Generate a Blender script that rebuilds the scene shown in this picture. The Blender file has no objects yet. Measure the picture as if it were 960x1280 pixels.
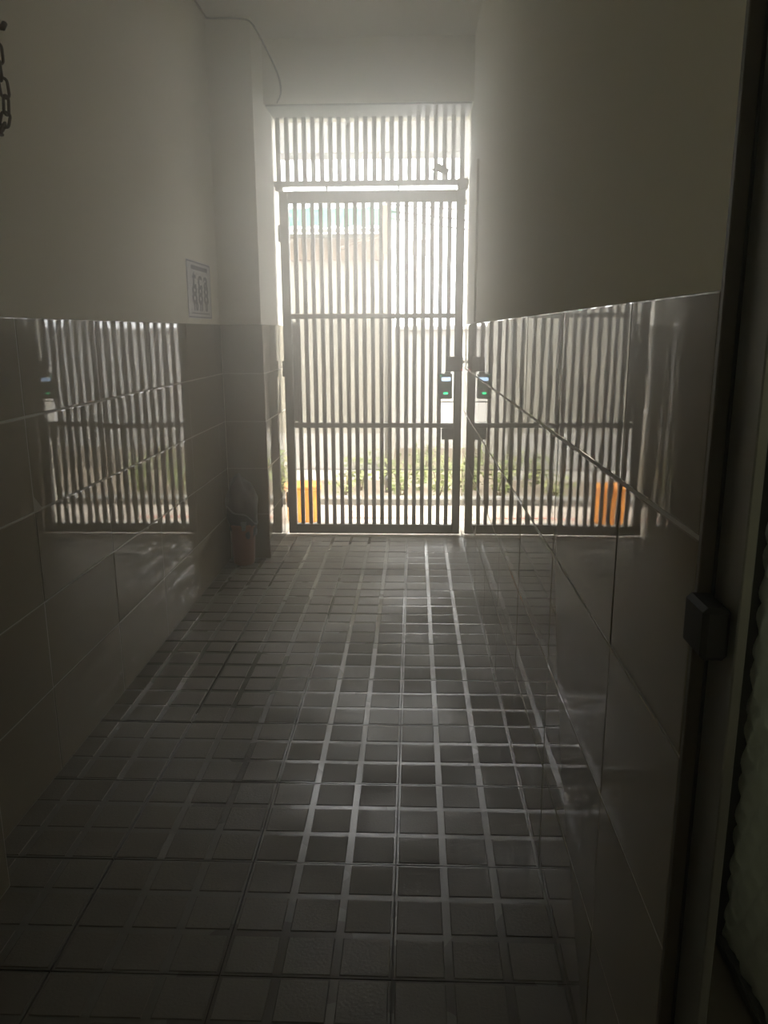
import bpy, bmesh, math, random
from mathutils import Vector, Matrix
random.seed(7)
S = bpy.context.scene
C = S.collection

# ------------------------------------------------------------------ camera
F_PX, PITCH, YAW, ROLL, CAM_H = 982.47, 0.22562, -0.038267, -0.003932, 1.21
fw = Vector((math.sin(YAW)*math.cos(PITCH), math.cos(YAW)*math.cos(PITCH), -math.sin(PITCH)))
rt0 = Vector((math.cos(YAW), -math.sin(YAW), 0)); up0 = rt0.cross(fw)
rt = rt0*math.cos(ROLL) + up0*math.sin(ROLL); up = up0*math.cos(ROLL) - rt0*math.sin(ROLL)
cd = bpy.data.cameras.new('camera')
cd.sensor_fit = 'VERTICAL'; cd.sensor_height = 36.0; cd.lens = F_PX/1280*36.0
cd.clip_start = 0.02; cd.clip_end = 200
cam = bpy.data.objects.new('camera', cd); C.objects.link(cam)
cam.matrix_world = Matrix(((rt.x, up.x, -fw.x, 0), (rt.y, up.y, -fw.y, 0), (rt.z, up.z, -fw.z, CAM_H), (0, 0, 0, 1)))
S.camera = cam

# ------------------------------------------------------------------ world, sun, exposure
w = bpy.data.worlds.new('hazy_sky'); S.world = w; w.use_nodes = True
bg = w.node_tree.nodes['Background']
bg.inputs['Color'].default_value = (1.0, 0.98, 0.93, 1); bg.inputs['Strength'].default_value = 6.0
sl = bpy.data.lights.new('sun', 'SUN'); sl.energy = 3.0; sl.angle = math.radians(3); sl.color = (1.0, 0.93, 0.82)
so = bpy.data.objects.new('sun', sl); C.objects.link(so)
so.rotation_euler = Vector((0.45, -0.30, 0.84)).to_track_quat('Z', 'Y').to_euler()
S.view_settings.view_transform = 'Standard'; S.view_settings.look = 'None'
S.view_settings.exposure = 1.33; S.view_settings.gamma = 1.0; S.view_settings.use_curve_mapping = False
GLARE_HAZE = (0.02, 0.54, 0, 0.7)          # thin part, extra near the gate, -, forwardness
S.cycles.use_denoising = True
S.cycles.max_bounces = 14; S.cycles.diffuse_bounces = 8; S.cycles.glossy_bounces = 6
S.cycles.transmission_bounces = 8; S.cycles.volume_bounces = 2; S.cycles.transparent_max_bounces = 12
S.cycles.sample_clamp_indirect = 12.0

ll = bpy.data.lights.new('side_room_fill', 'POINT'); ll.energy = 5.0; ll.shadow_soft_size = 0.08; ll.color = (1.0, 1.0, 0.92)  # added fill light without a fixture, lets the patterned glass show faintly
lo = bpy.data.objects.new('side_room_fill', ll); C.objects.link(lo); lo.location = (1.30, 0.95, 2.30)

# a portal only guides the sampling of the sky through the gate opening, it gives no light of its own
pl = bpy.data.lights.new('gate_opening_portal', 'AREA'); pl.shape = 'RECTANGLE'; pl.size = 1.12; pl.size_y = 2.52; pl.cycles.is_portal = True
pq = bpy.data.objects.new('gate_opening_portal', pl); C.objects.link(pq); pq.location = (-0.243, 4.97, 1.21); pq.rotation_euler = (math.radians(-90), 0, 0)

# ------------------------------------------------------------------ helpers
class MB:
    """collects simple solids into one mesh"""
    def __init__(s): s.v = []; s.f = []; s.m = []; s.sm = []
    def add(s, vs, fs, mi=0, smooth=False):
        k = len(s.v); s.v += [tuple(p) for p in vs]
        for f in fs: s.f.append([i+k for i in f]); s.m.append(mi); s.sm.append(smooth)
        return s
    def box(s, x0, x1, y0, y1, z0, z1, mi=0):
        vs = [(x, y, z) for z in (z0, z1) for y in (y0, y1) for x in (x0, x1)]
        return s.add(vs, [(0, 2, 3, 1), (4, 5, 7, 6), (0, 1, 5, 4), (2, 6, 7, 3), (0, 4, 6, 2), (1, 3, 7, 5)], mi)
    def bbox(s, x0, x1, y0, y1, z0, z1, b=0.002, mi=0):
        """box with chamfered edges"""
        bm = bmesh.new(); bmesh.ops.create_cube(bm, size=1)
        for v in bm.verts: v.co = ((x0+x1)/2+v.co.x*(x1-x0), (y0+y1)/2+v.co.y*(y1-y0), (z0+z1)/2+v.co.z*(z1-z0))
        bmesh.ops.bevel(bm, geom=bm.edges[:], offset=b, segments=1, affect='EDGES', profile=0.5)
        bm.verts.index_update()
        s.add([v.co[:] for v in bm.verts], [[v.index for v in f.verts] for f in bm.faces], mi); bm.free(); return s
    def lathe(s, cx, cy, prof, n=20, mi=0, cap=True, wob=0):
        vs = []; fs = []
        for j, (r, z) in enumerate(prof):
            for i in range(n):
                a = 2*math.pi*i/n; q = r*(1+wob*random.uniform(-1, 1)); vs.append((cx+q*math.cos(a), cy+q*math.sin(a), z))
        for j in range(len(prof)-1):
            for i in range(n):
                k = (i+1) % n; fs.append((j*n+i, j*n+k, (j+1)*n+k, (j+1)*n+i))
        if cap: fs.append(tuple(range(n))[::-1]); fs.append(tuple((len(prof)-1)*n+i for i in range(n)))
        return s.add(vs, fs, mi, True)
    def tube(s, pts, r, n=8, mi=0, closed=False):
        pts = [Vector(p) for p in pts]; vs = []; fs = []; N = len(pts); prev = None
        for i, p in enumerate(pts):
            a = pts[(i-1) % N] if (closed or i > 0) else p; b = pts[(i+1) % N] if (closed or i < N-1) else p
            t = (b-a).normalized()
            if prev is None: u = t.orthogonal().normalized()
            else:
                u = prev - t*prev.dot(t); u = u.normalized() if u.length > 1e-6 else t.orthogonal().normalized()
            prev = u; w_ = t.cross(u)
            rr = r[i] if isinstance(r, (list, tuple)) else r
            for k in range(n):
                an = 2*math.pi*k/n; vs.append(p + (u*math.cos(an)+w_*math.sin(an))*rr)
        M = N if closed else N-1
        for i in range(M):
            j = (i+1) % N
            for k in range(n):
                l = (k+1) % n; fs.append((i*n+k, i*n+l, j*n+l, j*n+k))
        if not closed: fs.append(tuple(range(n))[::-1]); fs.append(tuple((N-1)*n+k for k in range(n)))
        return s.add(vs, fs, mi, True)
    def mesh(s, name, mats):
        me = bpy.data.meshes.new(name); me.from_pydata(s.v, [], s.f)
        for m in (mats if isinstance(mats, (list, tuple)) else [mats]): me.materials.append(m)
        me.polygons.foreach_set('material_index', s.m); me.polygons.foreach_set('use_smooth', s.sm); me.update()
        return me
    def build(s, name, mats, parent=None): return link(name, s.mesh(name, mats), parent)

def link(name, data, parent=None, mw=None):
    o = bpy.data.objects.new(name, data); C.objects.link(o)
    if parent is not None: o.parent = parent
    if mw is not None: o.matrix_local = mw
    return o
def tag(o, label=None, cat=None, group=None, kind=None):
    for k, v in (('label', label), ('category', cat), ('group', group), ('kind', kind)):
        if v: o[k] = v
    return o
def thing(name, loc, label, cat, group=None, kind=None):
    o = bpy.data.objects.new(name, None); C.objects.link(o); o.location = loc; o.empty_display_size = 0.05
    return tag(o, label, cat, group, kind)
def struct(name, mb, mats, label, cat): return tag(mb.build(name, mats), label, cat, kind='structure')

# ------------------------------------------------------------------ materials
def mat(name, col, rough=0.5, metal=0.0, spec=0.5, var=0.0, vscale=6.0, col2=None, bump=None, emit=None, coat=0.0):
    """principled; var mixes towards col2 by world-space noise; bump = [(scale, distance), ...]"""
    m = bpy.data.materials.new(name); m.use_nodes = True; nt = m.node_tree; b = nt.nodes['Principled BSDF']
    b.inputs['Base Color'].default_value = (*col, 1); b.inputs['Roughness'].default_value = rough
    b.inputs['Metallic'].default_value = metal; b.inputs['Specular IOR Level'].default_value = spec
    b.inputs['Coat Weight'].default_value = coat
    geo = nt.nodes.new('ShaderNodeNewGeometry')
    if var > 0:
        n = nt.nodes.new('ShaderNodeTexNoise'); n.inputs['Scale'].default_value = vscale; n.inputs['Detail'].default_value = 5
        nt.links.new(geo.outputs['Position'], n.inputs['Vector'])
        r = nt.nodes.new('ShaderNodeValToRGB'); c2 = col2 or tuple(c*0.7 for c in col)
        r.color_ramp.elements[0].position = 0.35; r.color_ramp.elements[1].position = 0.65
        r.color_ramp.elements[0].color = (*[a*(1-var)+b_*var for a, b_ in zip(col, c2)], 1); r.color_ramp.elements[1].color = (*col, 1)
        nt.links.new(n.outputs['Fac'], r.inputs['Fac']); nt.links.new(r.outputs['Color'], b.inputs['Base Color'])
    prev = None
    for sc, dist in (bump or []):
        n = nt.nodes.new('ShaderNodeTexNoise'); n.inputs['Scale'].default_value = sc; n.inputs['Detail'].default_value = 1.5
        nt.links.new(geo.outputs['Position'], n.inputs['Vector'])
        bp = nt.nodes.new('ShaderNodeBump'); bp.inputs['Strength'].default_value = 1.0; bp.inputs['Distance'].default_value = dist
        nt.links.new(n.outputs['Fac'], bp.inputs['Height'])
        if prev: nt.links.new(prev.outputs['Normal'], bp.inputs['Normal'])
        prev = bp
    if prev: nt.links.new(prev.outputs['Normal'], b.inputs['Normal'])
    if emit:
        b.inputs['Emission Color'].default_value = (*emit[0], 1); b.inputs['Emission Strength'].default_value = emit[1]
    return m

PAINT = mat('off_white_wall_paint', (0.82, 0.785, 0.68), 0.75, spec=0.25, var=0.12, vscale=2.5, col2=(0.70, 0.67, 0.57), bump=[(35, 0.0006)])
CEIL = mat('white_ceiling_paint', (0.80, 0.79, 0.73), 0.85, spec=0.2, var=0.1, vscale=1.5)
TILE = mat('glossy_beige_wall_tile', (0.25, 0.22, 0.165), 0.015, spec=0.5, var=0.08, vscale=3, bump=[(9, 0.00013), (34, 0.000012)])
GROUT = mat('tile_grout', (0.36, 0.335, 0.28), 0.6)
FLOORGLAZE = mat('glazed_floor_tile_channel', (0.115, 0.11, 0.09), 0.2, spec=0.5, var=0.5, vscale=2.3, col2=(0.055, 0.047, 0.033))
FLOORPAD = mat('rough_floor_tile_pad', (0.135, 0.122, 0.096), 0.5, spec=0.35, var=0.5, vscale=2.3, col2=(0.07, 0.056, 0.038), bump=[(160, 0.0006)])
FLOORBED = mat('dark_floor_grout', (0.08, 0.07, 0.055), 0.9)
GATE = mat('grey_painted_steel', (0.20, 0.20, 0.19), 0.42, spec=0.5, var=0.2, vscale=14)
STEELWIRE = mat('galvanised_mesh_wire', (0.42, 0.42, 0.40), 0.5, metal=0.3)
BLACKP = mat('black_plastic', (0.03, 0.03, 0.03), 0.4)
SCREEN = mat('lit_blue_white_display', (0.1, 0.1, 0.1), 0.3, emit=((0.55, 0.75, 1.0), 1.1))
GREENL = mat('green_status_light', (0.0, 0.1, 0.03), 0.3, emit=((0.0, 1.0, 0.32), 1.1))
REDL = mat('red_status_light', (0.1, 0.0, 0.0), 0.3, emit=((1.0, 0.08, 0.05), 0.7))
ALU = mat('dark_aluminium', (0.28, 0.28, 0.26), 0.35, metal=0.7, var=0.15, vscale=10)
BRONZE = mat('brown_anodised_edge', (0.10, 0.085, 0.065), 0.5, metal=0.3)
RUSTCHAIN = mat('dull_rusty_chain', (0.10, 0.085, 0.06), 0.55, metal=0.6)
CABLEM = mat('dark_cable_sheath', (0.045, 0.043, 0.036), 0.6)
PAPER = mat('white_notice_paper', (0.60, 0.59, 0.60), 0.6)
INK = mat('faded_violet_ink', (0.11, 0.10, 0.15), 0.7)
BINM = mat('terracotta_plastic', (0.24, 0.075, 0.03), 0.45)
BAGM = mat('dark_bin_bag', (0.045, 0.042, 0.05), 0.38)
BAGLIP = mat('pale_bag_lip', (0.17, 0.165, 0.185), 0.4)
CONC = mat('alley_concrete', (0.40, 0.345, 0.285), 0.9, var=0.4, vscale=3, col2=(0.28, 0.24, 0.2))
KERB = mat('grey_kerb_stone', (0.18, 0.175, 0.16), 0.9, var=0.4, vscale=7)
SOIL = mat('dry_soil', (0.15, 0.12, 0.085), 1.0, var=0.5, vscale=9)
REDPAINT = mat('worn_red_line_paint', (0.50, 0.16, 0.11), 0.9, var=0.4, vscale=20)
HOUSE = mat('pale_ochre_render', (0.27, 0.255, 0.21), 0.9, var=0.2, vscale=1.2)
HOUSE2 = mat('bright_white_render', (0.44, 0.43, 0.41), 0.9)
BEIGE = mat('beige_render', (0.17, 0.162, 0.14), 0.9, var=0.15, vscale=1.0)
GREYR = mat('grey_render', (0.11, 0.11, 0.10), 0.9)
GREENR = mat('green_roof_sheet', (0.02, 0.15, 0.085), 0.85, spec=0.1, var=0.2, vscale=3)
BROWN = mat('brown_timber', (0.16, 0.10, 0.055), 0.8, var=0.3, vscale=8)
POLE = mat('grey_weathered_post', (0.16, 0.15, 0.13), 0.8, var=0.3, vscale=10)
ORANGE = mat('orange_plastic', (0.75, 0.27, 0.015), 0.5)
LEAF = mat('green_leaf', (0.11, 0.17, 0.035), 0.6, var=0.6, vscale=25, col2=(0.24, 0.23, 0.05))
STEM = mat('woody_stem', (0.16, 0.12, 0.07), 0.8)
GASKET = mat('black_rubber', (0.015, 0.015, 0.014), 0.7)
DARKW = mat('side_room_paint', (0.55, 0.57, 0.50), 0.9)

def rough_patches(m, lo, hi, scale):
    nt = m.node_tree; b = nt.nodes['Principled BSDF']; geo = nt.nodes.new('ShaderNodeNewGeometry')
    n = nt.nodes.new('ShaderNodeTexNoise'); n.inputs['Scale'].default_value = scale; n.inputs['Detail'].default_value = 3
    r = nt.nodes.new('ShaderNodeMapRange'); nt.links.new(geo.outputs['Position'], n.inputs['Vector']); nt.links.new(n.outputs['Fac'], r.inputs['Value'])
    for k, v in zip(('From Min', 'From Max', 'To Min', 'To Max'), (0.38, 0.62, lo, hi)): r.inputs[k].default_value = v
    nt.links.new(r.outputs['Result'], b.inputs['Roughness'])
rough_patches(FLOORGLAZE, 0.17, 0.42, 1.7); rough_patches(FLOORPAD, 0.42, 0.62, 2.4)
def pattern_glass():
    m = bpy.data.materials.new('patterned_glass'); m.use_nodes = True; nt = m.node_tree; b = nt.nodes['Principled BSDF']
    b.inputs['Base Color'].default_value = (0.74, 0.76, 0.70, 1); b.inputs['Roughness'].default_value = 0.3
    b.inputs['Transmission Weight'].default_value = 0.75
    return m
PGLASS = pattern_glass()

# ------------------------------------------------------------------ setting
XL, XR, YG, ZC = -0.995, 0.295, 4.655, 2.668
XP, YP, YLIN, ZLIN = -0.780, 4.120, 4.42, 2.362
TH = 0.008                                    # wall tile thickness
fl = struct('floor', MB().box(-1.3, 0.345, -1.3, 4.90, -0.12, -0.0085), FLOORBED, 'grey floor of embossed square tiles running the length of the corridor to the gate', 'floor')
struct('ceiling', MB().box(-1.3, 1.8, -1.3, 4.80, ZC, ZC+0.12), CEIL, 'flat white painted ceiling above the narrow corridor', 'ceiling')
wl = struct('wall_left', MB().box(-1.3, XL-TH+0.001, 1.5, 4.80, -0.12, ZC), PAINT, 'left corridor wall, off-white paint above glossy beige tiles, with the notice on it', 'wall')
wn = struct('wall_near_left', MB().box(-1.3, -0.908, -1.3, 1.5, -0.12, ZC), PAINT, 'slightly projecting tiled wall end at the bottom left corner, nearest the viewer', 'wall')
wp = struct('wall_pillar', MB().box(XL-TH, XP-TH+0.001, YP+TH-0.001, 4.80, -0.12, ZC), PAINT, 'square pillar between the left wall and the gate, bin at its foot', 'pillar')
wr = struct('wall_right', MB().box(XR+TH-0.001, 0.345, 0.792, 4.80, -0.12, ZC).box(XR+TH-0.001, 0.345, -0.02, 0.792, 2.12, ZC).box(XR+TH-0.001, 0.345, -1.3, -0.02, -0.12, ZC), PAINT, 'right corridor wall, off-white paint above mirror-glossy beige tiles reflecting the gate', 'wall')
struct('wall_back', MB().box(XP-0.02, XR+0.02, YLIN, 4.80, ZLIN, ZC), PAINT, 'painted wall band between the barred panel over the gate and the ceiling', 'wall')
struct('wall_front', MB().box(-3.0, XP-0.02, 4.80, 4.95, -0.12, 2.95).box(XR+0.03, 3.0, 4.80, 4.95, -0.12, 2.95).box(XP-0.02, XR+0.03, 4.80, 4.95, 2.47, 2.95), PAINT, 'street front of the building around the gate opening', 'wall')
struct('wall_behind', MB().box(-1.3, 1.8, -1.42, -1.3, -0.12, ZC), PAINT, 'end wall of the corridor behind the viewer', 'wall')
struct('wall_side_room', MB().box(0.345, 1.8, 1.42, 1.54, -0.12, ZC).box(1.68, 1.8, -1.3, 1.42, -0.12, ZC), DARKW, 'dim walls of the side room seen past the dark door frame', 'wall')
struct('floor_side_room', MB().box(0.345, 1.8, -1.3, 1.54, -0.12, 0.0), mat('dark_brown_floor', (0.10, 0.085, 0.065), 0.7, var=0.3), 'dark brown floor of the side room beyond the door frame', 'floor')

# wall tiles: local x = along the wall, y = out of the wall, z = up; one mesh per size
_tm = {}
def tile_mesh(wd, ht):
    k = (round(wd, 3), round(ht, 3))
    if k not in _tm:
        mb = MB(); a, b = wd/2, ht/2; e = 0.0022; rings = [(0, -TH), (0, -e), (e*0.29, -e*0.29), (e, 0)]
        vs = []
        for ins, y in rings: vs += [(-a+ins, y, -b+ins), (a-ins, y, -b+ins), (a-ins, y, b-ins), (-a+ins, y, b-ins)]
        for r in range(3):
            mb2 = [(r*4+i, r*4+4+i, r*4+4+(i+1) % 4, r*4+(i+1) % 4) for i in range(4)]
            mb.add(vs if r == 0 else [], [], 0); k0 = 0
            for f in mb2: mb.f.append(list(f)); mb.m.append(0); mb.sm.append(False)
        mb.f.append([15, 14, 13, 12]); mb.m.append(0); mb.sm.append(False)
        _tm[k] = mb.mesh('tile', TILE)
    return _tm[k]
ROWS = [0, .25, .5, .75, 1.0, 1.25]
def tile_wall(parent, cuts, place, tilt=0.0016):
    """cuts: joint positions along the wall; place(s, z) -> world matrix whose y axis leaves the wall"""
    for s0, s1 in zip(cuts[:-1], cuts[1:]):
        for z0, z1 in zip(ROWS[:-1], ROWS[1:]):
            j1 = 0.0035 if z1 == 1.0 else 0.002
            me = tile_mesh(s1-s0-0.0022, z1-z0-(0.0045 if 1.0 in (z0, z1) else 0.0024))
            o = link('tile', me, parent, place((s0+s1)/2, (z0+z1)/2) @ Matrix.Rotation(random.gauss(0, tilt), 4, 'Z') @ Matrix.Rotation(random.gauss(0, tilt), 4, 'X'))
RZ = lambda d: Matrix.Rotation(math.radians(d), 4, 'Z')
tile_wall(wl, [1.5, 1.98, 2.48, 2.98, 3.48, 3.98, 4.12], lambda s, z: Matrix.Translation((XL, s, z)) @ RZ(-90))
tile_wall(wn, [0.5, 1.0, 1.5], lambda s, z: Matrix.Translation((-0.90, s, z)) @ RZ(-90))
tile_wall(wr, [0.797, 1.112, 1.611, 2.111, 2.611, 3.111, 3.611, 4.111, 4.611, 4.79], lambda s, z: Matrix.Translation((XR, s, z)) @ RZ(90))
tile_wall(wp, [XL, XP], lambda s, z: Matrix.Translation((s, YP, z)) @ RZ(180))
tile_wall(wp, [4.12, 4.62, 4.79], lambda s, z: Matrix.Translation((XP, s, z)) @ RZ(-90))

for par, b in ((wl, (XL-TH, XL-.0009, 1.5, 4.12)), (wn, (-.909, -.9009, .5, 1.5)), (wr, (XR+.0009, XR+TH, .797, 4.79)), (wp, (XL, XP-.0009, YP+.0009, 4.79))):
    MB().box(*b, 0, 1.248).build('grout', GROUT, par)
# floor tiles, 3 x 3 raised pads each
def floor_tile_mesh():
    mb = MB(); a = 0.1652; d = 0.0014
    mb.box(-a, a, -a, a, -0.008, -d, 0)
    p, q, c = 0.1125, 0.04775, 0.0016
    for i in (-1, 0, 1):
        for j in (-1, 0, 1):
            x, y = i*p, j*p
            vs = [(x+sx*q, y+sy*q, -d) for sx, sy in ((-1, -1), (1, -1), (1, 1), (-1, 1))] + [(x+sx*(q-c), y+sy*(q-c), 0) for sx, sy in ((-1, -1), (1, -1), (1, 1), (-1, 1))]
            mb.add(vs, [(k, (k+1) % 4, 4+(k+1) % 4, 4+k) for k in range(4)] + [(4, 5, 6, 7)], 1)
    return mb.mesh('floor_tile', [FLOORGLAZE, FLOORPAD])
ftm = floor_tile_mesh(); T = 0.33333
for i in range(4):
    for j in range(-2, 11):
        x = 0.2966 - T*(i+0.5); y = 1.267 + T*(j-0.5)
        link('floor_tile', ftm, fl, Matrix.Translation((x, y, random.uniform(-0.0006, 0.0004))) @ RZ(90*random.randint(0, 3)) @ Matrix.Rotation(random.gauss(0, 0.0016), 4, 'X') @ Matrix.Rotation(random.gauss(0, 0.0016), 4, 'Y'))
struct('trim_1', MB().bbox(XP, XR, 4.603, 4.92, -0.02, -0.001, 0.003), mat('worn_threshold_concrete', (0.52, 0.48, 0.42), 0.7, var=0.3, vscale=8), 'worn pale threshold strip under the metal gate', 'threshold')
struct('trim_2', MB().bbox(XR-0.007, XR+0.004, 3.93, 3.955, 1.252, 1.99, 0.002), PAINT, 'thin vertical strip up the right wall just before the gate', 'trim')

# ------------------------------------------------------------------ gate
gate = thing('metal_gate', (0, YG, 0), 'grey steel gate leaf of close vertical bars closing the corridor', 'gate')
GX0, GX1, IX0, IX1 = -0.757, 0.279, -0.708, 0.232
def gp(name, mb, m=GATE, p=gate): return mb.build(name, m, p)
gp('stile', MB().bbox(GX0, IX0, -0.022, 0.022, 0.010, 1.973, 0.003)); gp('stile', MB().bbox(IX1, GX1, -0.022, 0.022, 0.010, 1.973, 0.003))
gp('top_rail', MB().bbox(IX0, IX1, -0.022, 0.022, 1.912, 1.973, 0.003)); gp('bottom_rail', MB().bbox(IX0, IX1, -0.022, 0.022, 0.010, 0.068, 0.003))
gp('middle_rail', MB().bbox(IX0, IX1, -0.018, 0.018, 1.283, 1.311, 0.003)); gp('middle_rail', MB().bbox(IX0, IX1, -0.018, 0.018, 0.655, 0.683, 0.003))
NB = 19; BW = 0.0236; GAP = (IX1-IX0-NB*BW)/(NB+1)
bar_me = MB().bbox(-BW/2, BW/2, -0.011, 0.011, 0.068, 1.912, 0.002).mesh('bar', GATE)
bx = [IX0 + GAP*(i+1) + BW*(i+0.5) for i in range(NB)]
for x in bx[:-1]: link('bar', bar_me, gate, Matrix.Translation((x, 0, 0)))
for z0, z1 in ((0.068, 0.683), (0.975, 1.912)): gp('bar', MB().bbox(bx[-1]-BW/2, bx[-1]+BW/2, -0.011, 0.011, z0, z1, 0.002))
# fine wire mesh behind the bars, with the opening cut for the lock
MX0, MX1, MZ0, MZ1, CX, CZ0, CZ1 = IX0, IX1, 0.398, 1.276, 0.149, 0.686, 0.977
mesh_mb = MB(); ww = 0.0011
def wire(x0, x1, z0, z1): mesh_mb.add([(x0, .0245, z0), (x1, .0245, z0), (x1, .0245, z1), (x0, .0245, z1), (x0, .0257, z0), (x1, .0257, z0), (x1, .0257, z1), (x0, .0257, z1)], [(0, 1, 2, 3), (5, 4, 7, 6), (1, 5, 6, 2), (4, 0, 3, 7), (3, 2, 6, 7), (4, 5, 1, 0)])
x = MX0
while x < MX1:
    if x > CX: wire(x, x+ww, MZ0, CZ0); wire(x, x+ww, CZ1, MZ1)
    else: wire(x, x+ww, MZ0, MZ1)
    x += 0.0055
z = MZ0
while z < MZ1:
    wire(MX0, CX if CZ0 < z < CZ1 else MX1, z, z+ww); z += 0.0055
tag(gp('mesh_panel', mesh_mb, STEELWIRE), 'fine wire mesh behind the bars', kind='stuff')
gp('mesh_edge_strip', MB().box(-0.717, -0.686, .022, .027, 0.69, 1.262).box(MX0, MX1, .022, .028, 0.396, 0.4015))
for z in (0.22, 1.0, 1.75):
    h = gp('hinge', MB().lathe(0, 0, [(0.008, -0.045), (0.008, 0.045)], 10)); h.location = (GX0-0.004, -0.016, z)
# lock group at the right stile
gp('lock_case', MB().bbox(0.184, 0.281, -0.052, -0.023, 0.985, 1.068, 0.004), BLACKP)
gp('latch_bolt', MB().bbox(0.270, 0.290, -0.042, -0.030, 1.030, 1.046, 0.002), ALU)
gp('lock_light', MB().bbox(0.2705, 0.2775, -0.056, -0.051, 0.992, 0.999, 0.001), REDL)
rd = gp('card_reader', MB().bbox(0.140, 0.222, -0.040, 0.020, 0.826, 0.972, 0.006).box(0.149, 0.170, -0.036, 0.010, 0.975, 0.979).box(0.178, 0.212, -0.036, 0.010, 0.972, 0.982), mat('dark_green_tinted_plastic', (0.02, 0.06, 0.035), 0.35))
gp('display', MB().box(0.160, 0.212, -0.0425, -0.0395, 0.930, 0.951), SCREEN, rd)
gp('status_light', MB().box(0.172, 0.197, -0.0425, -0.0395, 0.853, 0.865), GREENL, rd)
gp('status_light', MB().box(0.153, 0.158, -0.0425, -0.0395, 0.958, 0.963), GREENL, rd)
gp('reader_bracket', MB().box(0.152, 0.234, -0.030, -0.022, 0.806, 0.812).box(0.150, 0.156, -0.030, -0.022, 0.812, 0.83))
gp('strike_plate', MB().bbox(0.164, 0.236, -0.030, -0.012, 0.588, 0.655, 0.002))
# fixed barred panel above
tr = thing('transom_grille', (0, YG, 0), 'fixed panel of vertical grey bars over the gate, under the wall band', 'grille')
TX0, TX1 = XP-0.004, XR+0.002
gp('head_plate', MB().box(TX0+.006, TX1-.004, YLIN+.002-YG, 0.02, 2.352, 2.361), GATE, tr)
gp('bottom_rail', MB().bbox(TX0, TX1, -0.02, 0.02, 1.999, 2.026, 0.003), GATE, tr)
gp('top_rail', MB().bbox(TX0, TX1, -0.02, 0.02, 2.392, 2.425, 0.003), GATE, tr)
tb = MB().bbox(-0.012, 0.012, -0.011, 0.011, 2.026, 2.395, 0.002).mesh('bar', GATE)
for i in range(22): link('bar', tb, tr, Matrix.Translation((-0.777+0.0483*(i+0.45), 0, 0)))
for xx in (-0.49, -0.09): gp('gate_stop_tab', MB().box(xx-.005, xx+.005, -.006, .006, 1.972, 2.0), GATE, tr)
gp('pivot_bracket', MB().bbox(0.236, 0.292, -0.03, 0.02, 1.976, 2.03, 0.002), GATE, tr)
gp('pivot_bracket', MB().bbox(-0.776, -0.735, -0.03, 0.02, 1.976, 2.01, 0.002), GATE, tr)
fb = thing('rail_fitting', (0.129, YG, 2.026), 'small angular dark fitting standing on the rail over the gate, near its right end', 'fitting')
def rot_box(x0, x1, y0, y1, z0, z1, ang, px, pz):
    mb = MB().bbox(x0, x1, y0, y1, z0, z1, 0.003); c, s = math.cos(ang), math.sin(ang)
    mb.v = [(px+vx*c-vz*s, vy, pz+vx*s+vz*c) for vx, vy, vz in mb.v]; return mb
rot_box(-0.036, 0.036, -0.046, -0.012, -0.017, 0.017, math.radians(-28), 0.020, 0.048).build('body', BLACKP, fb)
MB().bbox(-0.008, 0.012, -0.042, -0.014, 0.055, 0.078, 0.003).build('cap', BLACKP, fb)
MB().tube([(-0.01, -0.03, 0.045), (-0.028, -0.03, 0.047), (-0.045, -0.03, 0.055)], 0.005).build('arm', BLACKP, fb)
MB().tube([(-0.018, -0.03, 0.044), (-0.024, -0.03, 0.02), (-0.026, -0.025, 0.0)], 0.006).build('foot', BLACKP, fb)
MB().tube([(0.042, -0.03, 0.03), (0.046, -0.03, 0.012), (0.047, -0.025, 0.0)], 0.006).build('foot', BLACKP, fb)
MB().tube([(-0.045, -0.03, 0.055), (-0.055, -0.03, 0.035), (-0.05, -0.03, 0.015), (-0.058, -0.028, 0.0)], 0.0025).build('lead', BLACKP, fb)

# ------------------------------------------------------------------ door frame and door leaf at the right
df = struct('door_1', MB().bbox(0.311, 0.322, 0.722, 0.791, 0.0, 2.12, 0.0015), ALU, 'dark aluminium door frame upright at the right edge, black lock keep on it', 'door')
MB().bbox(0.2945, 0.311, 0.787, 0.7965, 0.0, 2.12, 0.001).build('edge_profile', BRONZE, df)
MB().bbox(0.3085, 0.3125, 0.783, 0.789, 0.0, 2.12, 0.0005).build('groove_seal', GASKET, df)
MB().bbox(0.284, 0.312, 0.735, 0.793, 0.890, 0.945, 0.005).build('lock_keep', GASKET, df)
leaf = thing('door_leaf', (0.63, 1.37, 0), 'open side-room door with patterned glass and a dark stile, at the right edge', 'door')
MB().bbox(-0.055, 0.012, 0.0, 0.035, 0.008, 2.05, 0.003).build('stile', BLACKP, leaf)
MB().bbox(-0.02, 0.012, -0.80, 0.0, 0.008, 0.03, 0.003).build('bottom_rail', BLACKP, leaf)
gm = MB(); ny, nz = 80, 200; vs = []
for j in range(nz+1):
    for i in range(ny+1):
        y = -0.80*i/ny; zz = 0.03 + 2.0*j/nz
        u = y*70 + zz*35; v = zz*70 - y*35
        vs.append((0.0 - 0.010*(abs(math.sin(u*.8))*abs(math.sin(v*.8)))**0.6, y, zz))
gm.add(vs, [(j*(ny+1)+i, j*(ny+1)+i+1, (j+1)*(ny+1)+i+1, (j+1)*(ny+1)+i) for j in range(nz) for i in range(ny)], 0, True)
k = len(gm.v); gm.add([(0.008, 0, .03), (0.008, -.8, .03), (0.008, -.8, 2.03), (0.008, 0, 2.03)], [(3, 2, 1, 0)])
gm.build('glass_pane', PGLASS, leaf)

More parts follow.
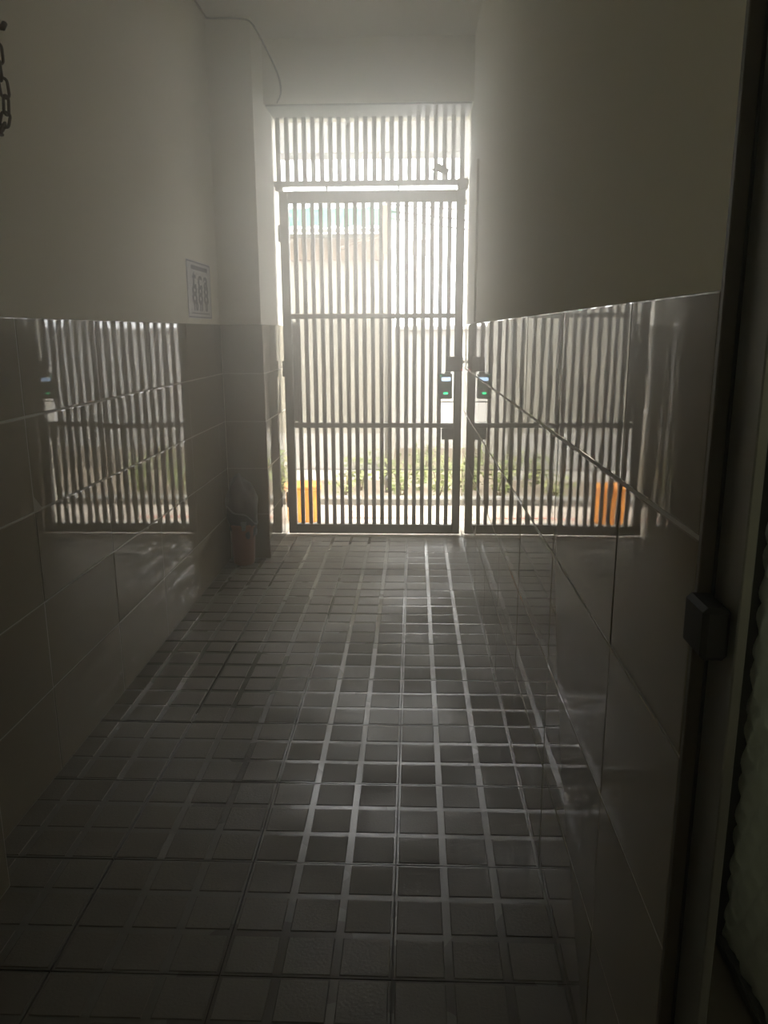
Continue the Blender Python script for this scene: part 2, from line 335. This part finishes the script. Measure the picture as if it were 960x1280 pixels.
# ------------------------------------------------------------------ small things indoors
# chain on the left wall
ch = thing('hanging_chain', (XL-TH, 1.995, 1.905), 'dull iron chain hanging from a hook high on the left wall', 'chain')
MB().tube([(0, 0.0, 0.0), (0.03, 0.0, 0.0), (0.04, 0.012, 0.0), (0.04, 0.022, 0.012)], 0.007).bbox(-0.002, 0.006, -0.02, 0.02, -0.02, 0.02, 0.002).build('hook', RUSTCHAIN, ch)
def link_mesh(L=0.050, W=0.026, r=0.0036):
    pts = []; R = (W-2*r)/2; h = L/2-r-R
    for k in range(8): a = math.pi*k/7; pts.append((R*math.cos(a), 0, h+R*math.sin(a)))
    for k in range(8): a = math.pi+math.pi*k/7; pts.append((R*math.cos(a), 0, -h+R*math.sin(a)))
    return MB().tube(pts, r, 7, closed=True).mesh('link', RUSTCHAIN)
lm = link_mesh()
path = [(0.030, -0.003, -0.022), (0.031, 0.0, -0.058), (0.028, 0.001, -0.094), (0.031, 0.006, -0.130), (0.029, 0.012, -0.166), (0.028, 0.002, -0.200), (0.030, -0.022, -0.226), (0.029, -0.052, -0.240), (0.029, -0.086, -0.236), (0.029, -0.116, -0.216), (0.029, -0.14, -0.188)]
for i, p in enumerate(path):
    a = Vector(path[min(i+1, len(path)-1)]) - Vector(path[max(i-1, 0)])
    q = a.normalized().to_track_quat('Z', 'X').to_matrix().to_4x4()
    link('link', lm, ch, Matrix.Translation(p) @ q @ RZ((55 if i % 2 else -35)+random.uniform(-12, 12)))
# cable along the ceiling corner
wpts = [(XL+.004, 2.6, ZC-.006), (XL+.004, 3.4, ZC-.005), (XL+.004, 4.05, ZC-.006), (XL+.010, YP-.006, ZC-.008), (-0.89, YP-.006, ZC-.010), (-0.815, YP-.008, ZC-.016), (-0.783, YP-.012, ZC-.028), (-0.768, 4.16, ZC-.040), (-0.760, 4.26, 2.618), (-0.750, 4.36, 2.598), (-0.727, 4.405, 2.55), (-0.703, 4.41, 2.49), (-0.693, 4.412, 2.44), (-0.697, 4.413, 2.40), (-0.716, 4.414, 2.364)]
def smooth(pts, n=4):
    pts = [Vector(p) for p in pts]; out = []
    for i in range(len(pts)-1):
        p0, p1, p2, p3 = pts[max(i-1, 0)], pts[i], pts[i+1], pts[min(i+2, len(pts)-1)]
        for k in range(n):
            t = k/n; out.append(0.5*((2*p1)+(-p0+p2)*t+(2*p0-5*p1+4*p2-p3)*t*t+(-p0+3*p1-3*p2+p3)*t**3))
    return out+[pts[-1]]
tag(MB().tube(smooth(wpts), 0.005, 6).build('electric_cable', CABLEM), 'thin dark cable along the ceiling corner, drooping down beside the barred panel', 'cable')
# paper notice
nt_ = thing('paper_notice', (XL-TH+0.002, 3.767, 1.40), 'faded printed paper notice on the left wall just above the tiles', 'notice')
MB().box(0, 0.0012, -0.205, 0.205, -0.128, 0.128).build('sheet', PAPER, nt_)
im = MB(); X0, X1 = 0.0010, 0.0017
for y0, y1, z0, z1 in ((-.2, .2, .119, .123), (-.2, .2, -.123, -.119), (-.2, -.196, -.123, .123), (.196, .2, -.123, .123), (-.13, .15, .088, .106), (-.15, .16, -.106, -.102)): im.box(X0, X1, y0, y1, z0, z1)
im.build('printed_border', INK, nt_)
def text(s, size, y, z):
    cu = bpy.data.curves.new('lettering', 'FONT'); cu.body = s; cu.size = size; cu.align_x = 'CENTER'; cu.align_y = 'CENTER'; cu.extrude = 0.0003; cu.offset = 0.003; cu.materials.append(INK)
    tmp = bpy.data.objects.new('tmp', cu); me = bpy.data.meshes.new_from_object(tmp); bpy.data.objects.remove(tmp)
    link('lettering', me, nt_, Matrix.Translation((X1, y, z)) @ RZ(90) @ Matrix.Rotation(math.radians(90), 4, 'X') @ Matrix.Diagonal((1.45, 1, 1, 1)))
[text(c, .115, .01+.1*i, z) for z, t in ((.045, 'tca'), (-.025, '888')) for i, c in zip((-1, 0, 1), t)]; text('1', .05, -.10, -.075); text('0', .05, -.06, -.075); text('1', .05, .0, -.075); text('1', .05, .03, -.075); text('0', .05, .11, -.075)
# bin
bn = thing('waste_bin', (-0.905, 4.025, 0), 'small terracotta bin with a dark bag bulging out, at the foot of the pillar', 'bin')
MB().lathe(0, 0, [(0.050, 0.0), (0.056, 0.01), (0.066, 0.20), (0.071, 0.205), (0.071, 0.22), (0.064, 0.222), (0.060, 0.18)], 24).build('bucket', BINM, bn)
mb = MB(); n = 28; prof = [(.070, .165), (.075, .185), (.077, .222), (.083, .26), (.088, .31), (.084, .36), (.072, .405), (.050, .44), (.020, .46)]
vs = []
for j, (r, z) in enumerate(prof):
    for i in range(n):
        a = 2*math.pi*i/n; q = r*(1+0.10*math.sin(5*a+j*1.1)+0.07*math.sin(9*a-j*1.7)); vs.append((q*math.cos(a)*0.92, q*math.sin(a)*0.8, z+0.018*math.sin(3*a+1)*(1 if j else .6)-0.02*math.cos(a)))
fs = [(j*n+i, j*n+(i+1) % n, (j+1)*n+(i+1) % n, (j+1)*n+i) for j in range(len(prof)-1) for i in range(n)] + [tuple((len(prof)-1)*n+i for i in range(n))]
mb.add(vs, fs, 0, True).build('bin_bag', BAGM, bn)
MB().tube([(0.082*math.cos(a)*.95, 0.080*math.sin(a)*.9, 0.262+0.045*math.cos(a*1.0+2.6)+0.01*math.sin(4*a)) for a in [math.radians(-165+15*k) for k in range(14)]], 0.004, 6).build('bag_lip', BAGLIP, bn)
MB().add([(0.005, -.078, .245), (0.035, -.074, .245), (0.03, -.080, .2), (0.012, -.080, .195), (0.005, -.075, .245), (0.035, -.071, .245), (0.03, -.077, .2), (0.012, -.077, .195)], [(0, 3, 2, 1), (4, 5, 6, 7), (0, 1, 5, 4), (2, 3, 7, 6), (1, 2, 6, 5), (3, 0, 4, 7)]).build('bag_flap', BAGLIP, bn)

# ------------------------------------------------------------------ outdoors
ZA = -0.10
gr = struct('ground_alley', MB().box(-9, 9, 4.9, 6.02, ZA-.1, ZA-.006), KERB, 'pale paved alley outside the gate', 'ground')
sm_ = MB().bbox(-.2985, .2985, -.2785, .2785, -.05, 0, 0.004).mesh('paving_slab', CONC)
for i in range(-8, 7):
    for j in range(2): link('paving_slab', sm_, gr, Matrix.Translation((-0.15+0.6*i, 5.18+0.56*j, ZA+random.uniform(-.003, .002))))
MB().box(-0.55, 0.02, 5.50, 5.53, ZA-.004, ZA+.0025).build('painted_line', REDPAINT, gr)
struct('ground_beyond', MB().box(-12, 12, 6.02, 16, ZA-.1, ZA+.0), SOIL, 'bare earth strip with plants across the alley', 'ground')
kb = thing('kerb_row', (0, 6.0, ZA), 'low grey kerb of stones across the alley, in front of the plants', 'kerb')
km = MB().bbox(-.395, .395, -.06, .06, -.05, .055, .01).mesh('kerb_stone', KERB)
for i in range(-5, 6): link('kerb_stone', km, kb, Matrix.Translation((0.8*i, random.uniform(-.004, .004), 0)))

hs = thing('shed_house', (-2.2, 7.0, ZA), 'low pale house with a green sheet roof straight across the alley', 'house')
def ap(name, mb, m, par): # parts given in world coordinates
    o = mb.build(name, m, par); o.matrix_local = Matrix.Translation(-par.location); return o
ap('wall', MB().box(-5, -0.215, 7.0, 8.9, ZA, 2.02), HOUSE, hs)
ap('plinth', MB().box(-5, -0.215, 6.985, 7.0, ZA, 0.32), HOUSE2, hs)
ap('timber_beam', MB().bbox(-5, -0.215, 6.95, 7.0, 1.80, 1.98, .005), BROWN, hs)
ap('eaves_board', MB().bbox(-5, -0.20, 6.78, 6.80, 2.005, 2.035, .004), HOUSE2, hs)
for i in range(5):
    rb = MB(); n = 24; x1 = -0.17-0.95*i; vs = []
    for k in range(n+1):
        xx = x1-0.96*k/n; hh = 0.012*math.cos(2*math.pi*k/4)
        vs += [(xx, 6.74, 2.05+hh), (xx, 8.9, 2.50+hh)]
    fs = [(2*k, 2*k+1, 2*k+3, 2*k+2) for k in range(n)]
    rb.add(vs, fs, 0, True); k0 = len(vs)
    rb.add([(a, b, c-.004) for a, b, c in vs], [f[::-1] for f in fs], 0, True)
    ap('roof_sheet', rb, GREENR, hs)
ap('rafter', MB().tube([(-.62, 6.80, 1.88), (-.27, 6.80, 1.985)], .014, 6), BROWN, hs)

wh = thing('boundary_wall', (2, 9, ZA), 'plain white garden wall behind the post, right of the green-roofed house', 'wall')
ap('wall', MB().box(-0.40, 9, 9.0, 9.15, ZA, 1.22), HOUSE2, wh)
ap('coping', MB().bbox(-0.42, 9, 8.96, 9.19, 1.22, 1.27, .01), HOUSE2, wh)
sb_ = thing('small_wall_box', (0.08, 8.93, 1.27), 'small pale box on a stick rising over the white garden wall', 'box')
ap('box', MB().bbox(-0.03, 0.19, 8.95, 9.05, 2.015, 2.18, .01), HOUSE2, sb_)
ap('stick', MB().lathe(0.08, 9.0, [(0.012, 1.268), (0.012, 2.02)], 8), HOUSE2, sb_)
fb_ = thing('raised_gallery', (0, 12, ZA), 'raised beige gallery front on posts beyond the houses, above the bright gap', 'gallery')
ap('balcony_front', MB().bbox(-7, 7, 11.85, 12.3, 3.655, 4.10, .01), BEIGE, fb_)
ap('upper_wall', MB().box(-7, 7, 12.2, 12.4, 3.70, 4.55), GREYR, fb_)
ap('side_pier', MB().bbox(0.66, 2.4, 11.4, 11.85, 2.95, 4.5, .01), BEIGE, fb_)
for xx in (-6.5, -3.2, 3.2, 6.5):
    for yy in (12.3,): ap('post', MB().bbox(xx-.12, xx+.12, yy-.12, yy+.12, ZA, 3.70, .01), GREYR, fb_)

po = thing('utility_post', (-0.205, 6.45, ZA), 'slim weathered post among the plants with a brown box near its top', 'post')
ap('shaft', MB().lathe(-0.215, 6.45, [(0.024, ZA), (0.022, 1.2), (0.020, 2.22)], 12), POLE, po)
ap('service_box', MB().bbox(-0.262, -0.195, 6.38, 6.43, 1.80, 2.16, .006), BROWN, po)
ap('knob', MB().lathe(-0.21, 6.405, [(0.012, 0.0), (0.03, 0.02), (0.012, 0.045)], 10), BLACKP, po)
cbm = MB()
for dz, x1_, z1_ in ((0.0, 3.2, 2.35), (0.05, 3.2, 2.55), (-0.05, 3.0, 2.2)):
    o = MB().tube([Vector((-0.215, 6.45, 2.12+dz)).lerp(Vector((x1_, 8.9, z1_)), t/10)-Vector((0, 0, .10*math.sin(math.pi*t/10))) for t in range(11)], 0.006, 5)
    ap('overhead_wire', o, CABLEM, po)

ob = thing('orange_tub', (-0.765, 5.42, ZA), 'upright orange plastic tub on the paving just outside the gate', 'tub')
MB().lathe(0, 0, [(0.088, 0.0), (0.098, 0.012), (0.104, 0.15), (0.108, 0.245), (0.116, 0.248), (0.116, 0.268), (0.108, 0.27), (0.100, 0.22)], 28).build('tub', ORANGE, ob)
MB().tube([(0.117*math.cos(a), 0.117*math.sin(a), 0.235) for a in [2*math.pi*k/24 for k in range(24)]], 0.004, 6, closed=True).build('rim_band', ORANGE, ob)

def shrub(x, y, h, nl, label):
    t = thing('leafy_shrub', (x, y, ZA), label, 'shrub', 'shrubs across the alley')
    rnd = random.Random(int(x*1000)+int(h*777)); lm_ = MB()
    for s in range(4):
        a = rnd.uniform(0, 6.28); top = Vector((.09*math.cos(a), .07*math.sin(a), h*rnd.uniform(.7, 1)))
        MB().tube([(0, 0, -.02), top*.5+Vector((.01, 0, 0)), top], [.006, .005, .002], 5).build('stem', STEM, t)
        for k in range(nl//4):
            f = rnd.uniform(.12, 1.05); c = top*f+Vector((rnd.gauss(0, .04), rnd.gauss(0, .035), rnd.gauss(0, .02)))
            d = Vector((rnd.gauss(0, 1), rnd.gauss(0, 1), rnd.uniform(-.3, .9))).normalized(); sd = d.orthogonal().normalized(); l = rnd.uniform(.03, .06); wv = l*.28
            sag = Vector((0, 0, -l*.2)); q = d.cross(sd)*l*.06
            lm_.add([c, c+d*l*.5+sd*wv+q, c+d*l+sag, c+d*l*.5-sd*wv+q, c+d*l*.5], [(0, 4, 1), (0, 3, 4), (4, 2, 1), (3, 2, 4)], 0, True)
    f = lm_.build('leaves', LEAF, t); f['kind'] = 'stuff'
for i, (x, y, h, n_, lb) in enumerate([(-0.56, 6.25, 0.22, 90, 'low sparse shrub nearest the orange tub'), (-0.44, 6.52, 0.36, 130, 'leafy shrub just left of the post across the alley'), (-0.10, 6.2, 0.33, 150, 'leafy shrub just right of the post across the alley'),
        (0.06, 6.52, 0.40, 170, 'tall yellow-green shrub second to the right of the post'), (0.20, 6.2, 0.42, 170, 'bushiest shrub, third to the right of the post'), (0.36, 6.52, 0.30, 110, 'small shrub furthest right across the alley'), (-0.25, 6.78, 0.3, 90, 'short shrub directly behind the post')]):
    shrub(x, y, h, n_, lb)

# ------------------------------------------------------------------ haze volume standing in for lens glare
hm = bpy.data.materials.new('glare_scatter'); hm.use_nodes = True; nt = hm.node_tree; nt.nodes.remove(nt.nodes['Principled BSDF'])
vs_ = nt.nodes.new('ShaderNodeVolumeScatter'); vs_.inputs['Color'].default_value = (1.0, 0.975, 0.91, 1); vs_.inputs['Anisotropy'].default_value = GLARE_HAZE[3]
geo = nt.nodes.new('ShaderNodeNewGeometry'); sx = nt.nodes.new('ShaderNodeSeparateXYZ'); nt.links.new(geo.outputs['Position'], sx.inputs[0])
def ramp(sock, a, b, lo, hi):
    r = nt.nodes.new('ShaderNodeMapRange'); r.interpolation_type = 'SMOOTHSTEP'
    for k, v in zip(('From Min', 'From Max', 'To Min', 'To Max'), (a, b, lo, hi)): r.inputs[k].default_value = v
    nt.links.new(sock, r.inputs['Value']); return r.outputs['Result']
def math_(op, a, b):
    m = nt.nodes.new('ShaderNodeMath'); m.operation = op
    for i, q in enumerate((a, b)):
        if isinstance(q, (int, float)): m.inputs[i].default_value = q
        else: nt.links.new(q, m.inputs[i])
    return m.outputs[0]
# thin everywhere, thicker towards the gate and under the ceiling to imitate lens glare
dn = math_('ADD', math_('MULTIPLY', math_('MULTIPLY', ramp(sx.outputs['Y'], 0.2, 4.5, 0, 1), ramp(sx.outputs['Z'], 0.2, 2.2, 0.12, 1)), GLARE_HAZE[1]), GLARE_HAZE[0])
nt.links.new(dn, vs_.inputs['Density'])
nt.links.new(vs_.outputs[0], nt.nodes['Material Output'].inputs['Volume'])
tag(MB().box(XL+.001, XR-.001, -1.2, 4.79, 0.001, ZC-.001).build('glare_haze', hm), 'added haze glowing in the corridor in front of the gate', 'glare_haze', kind='stuff')
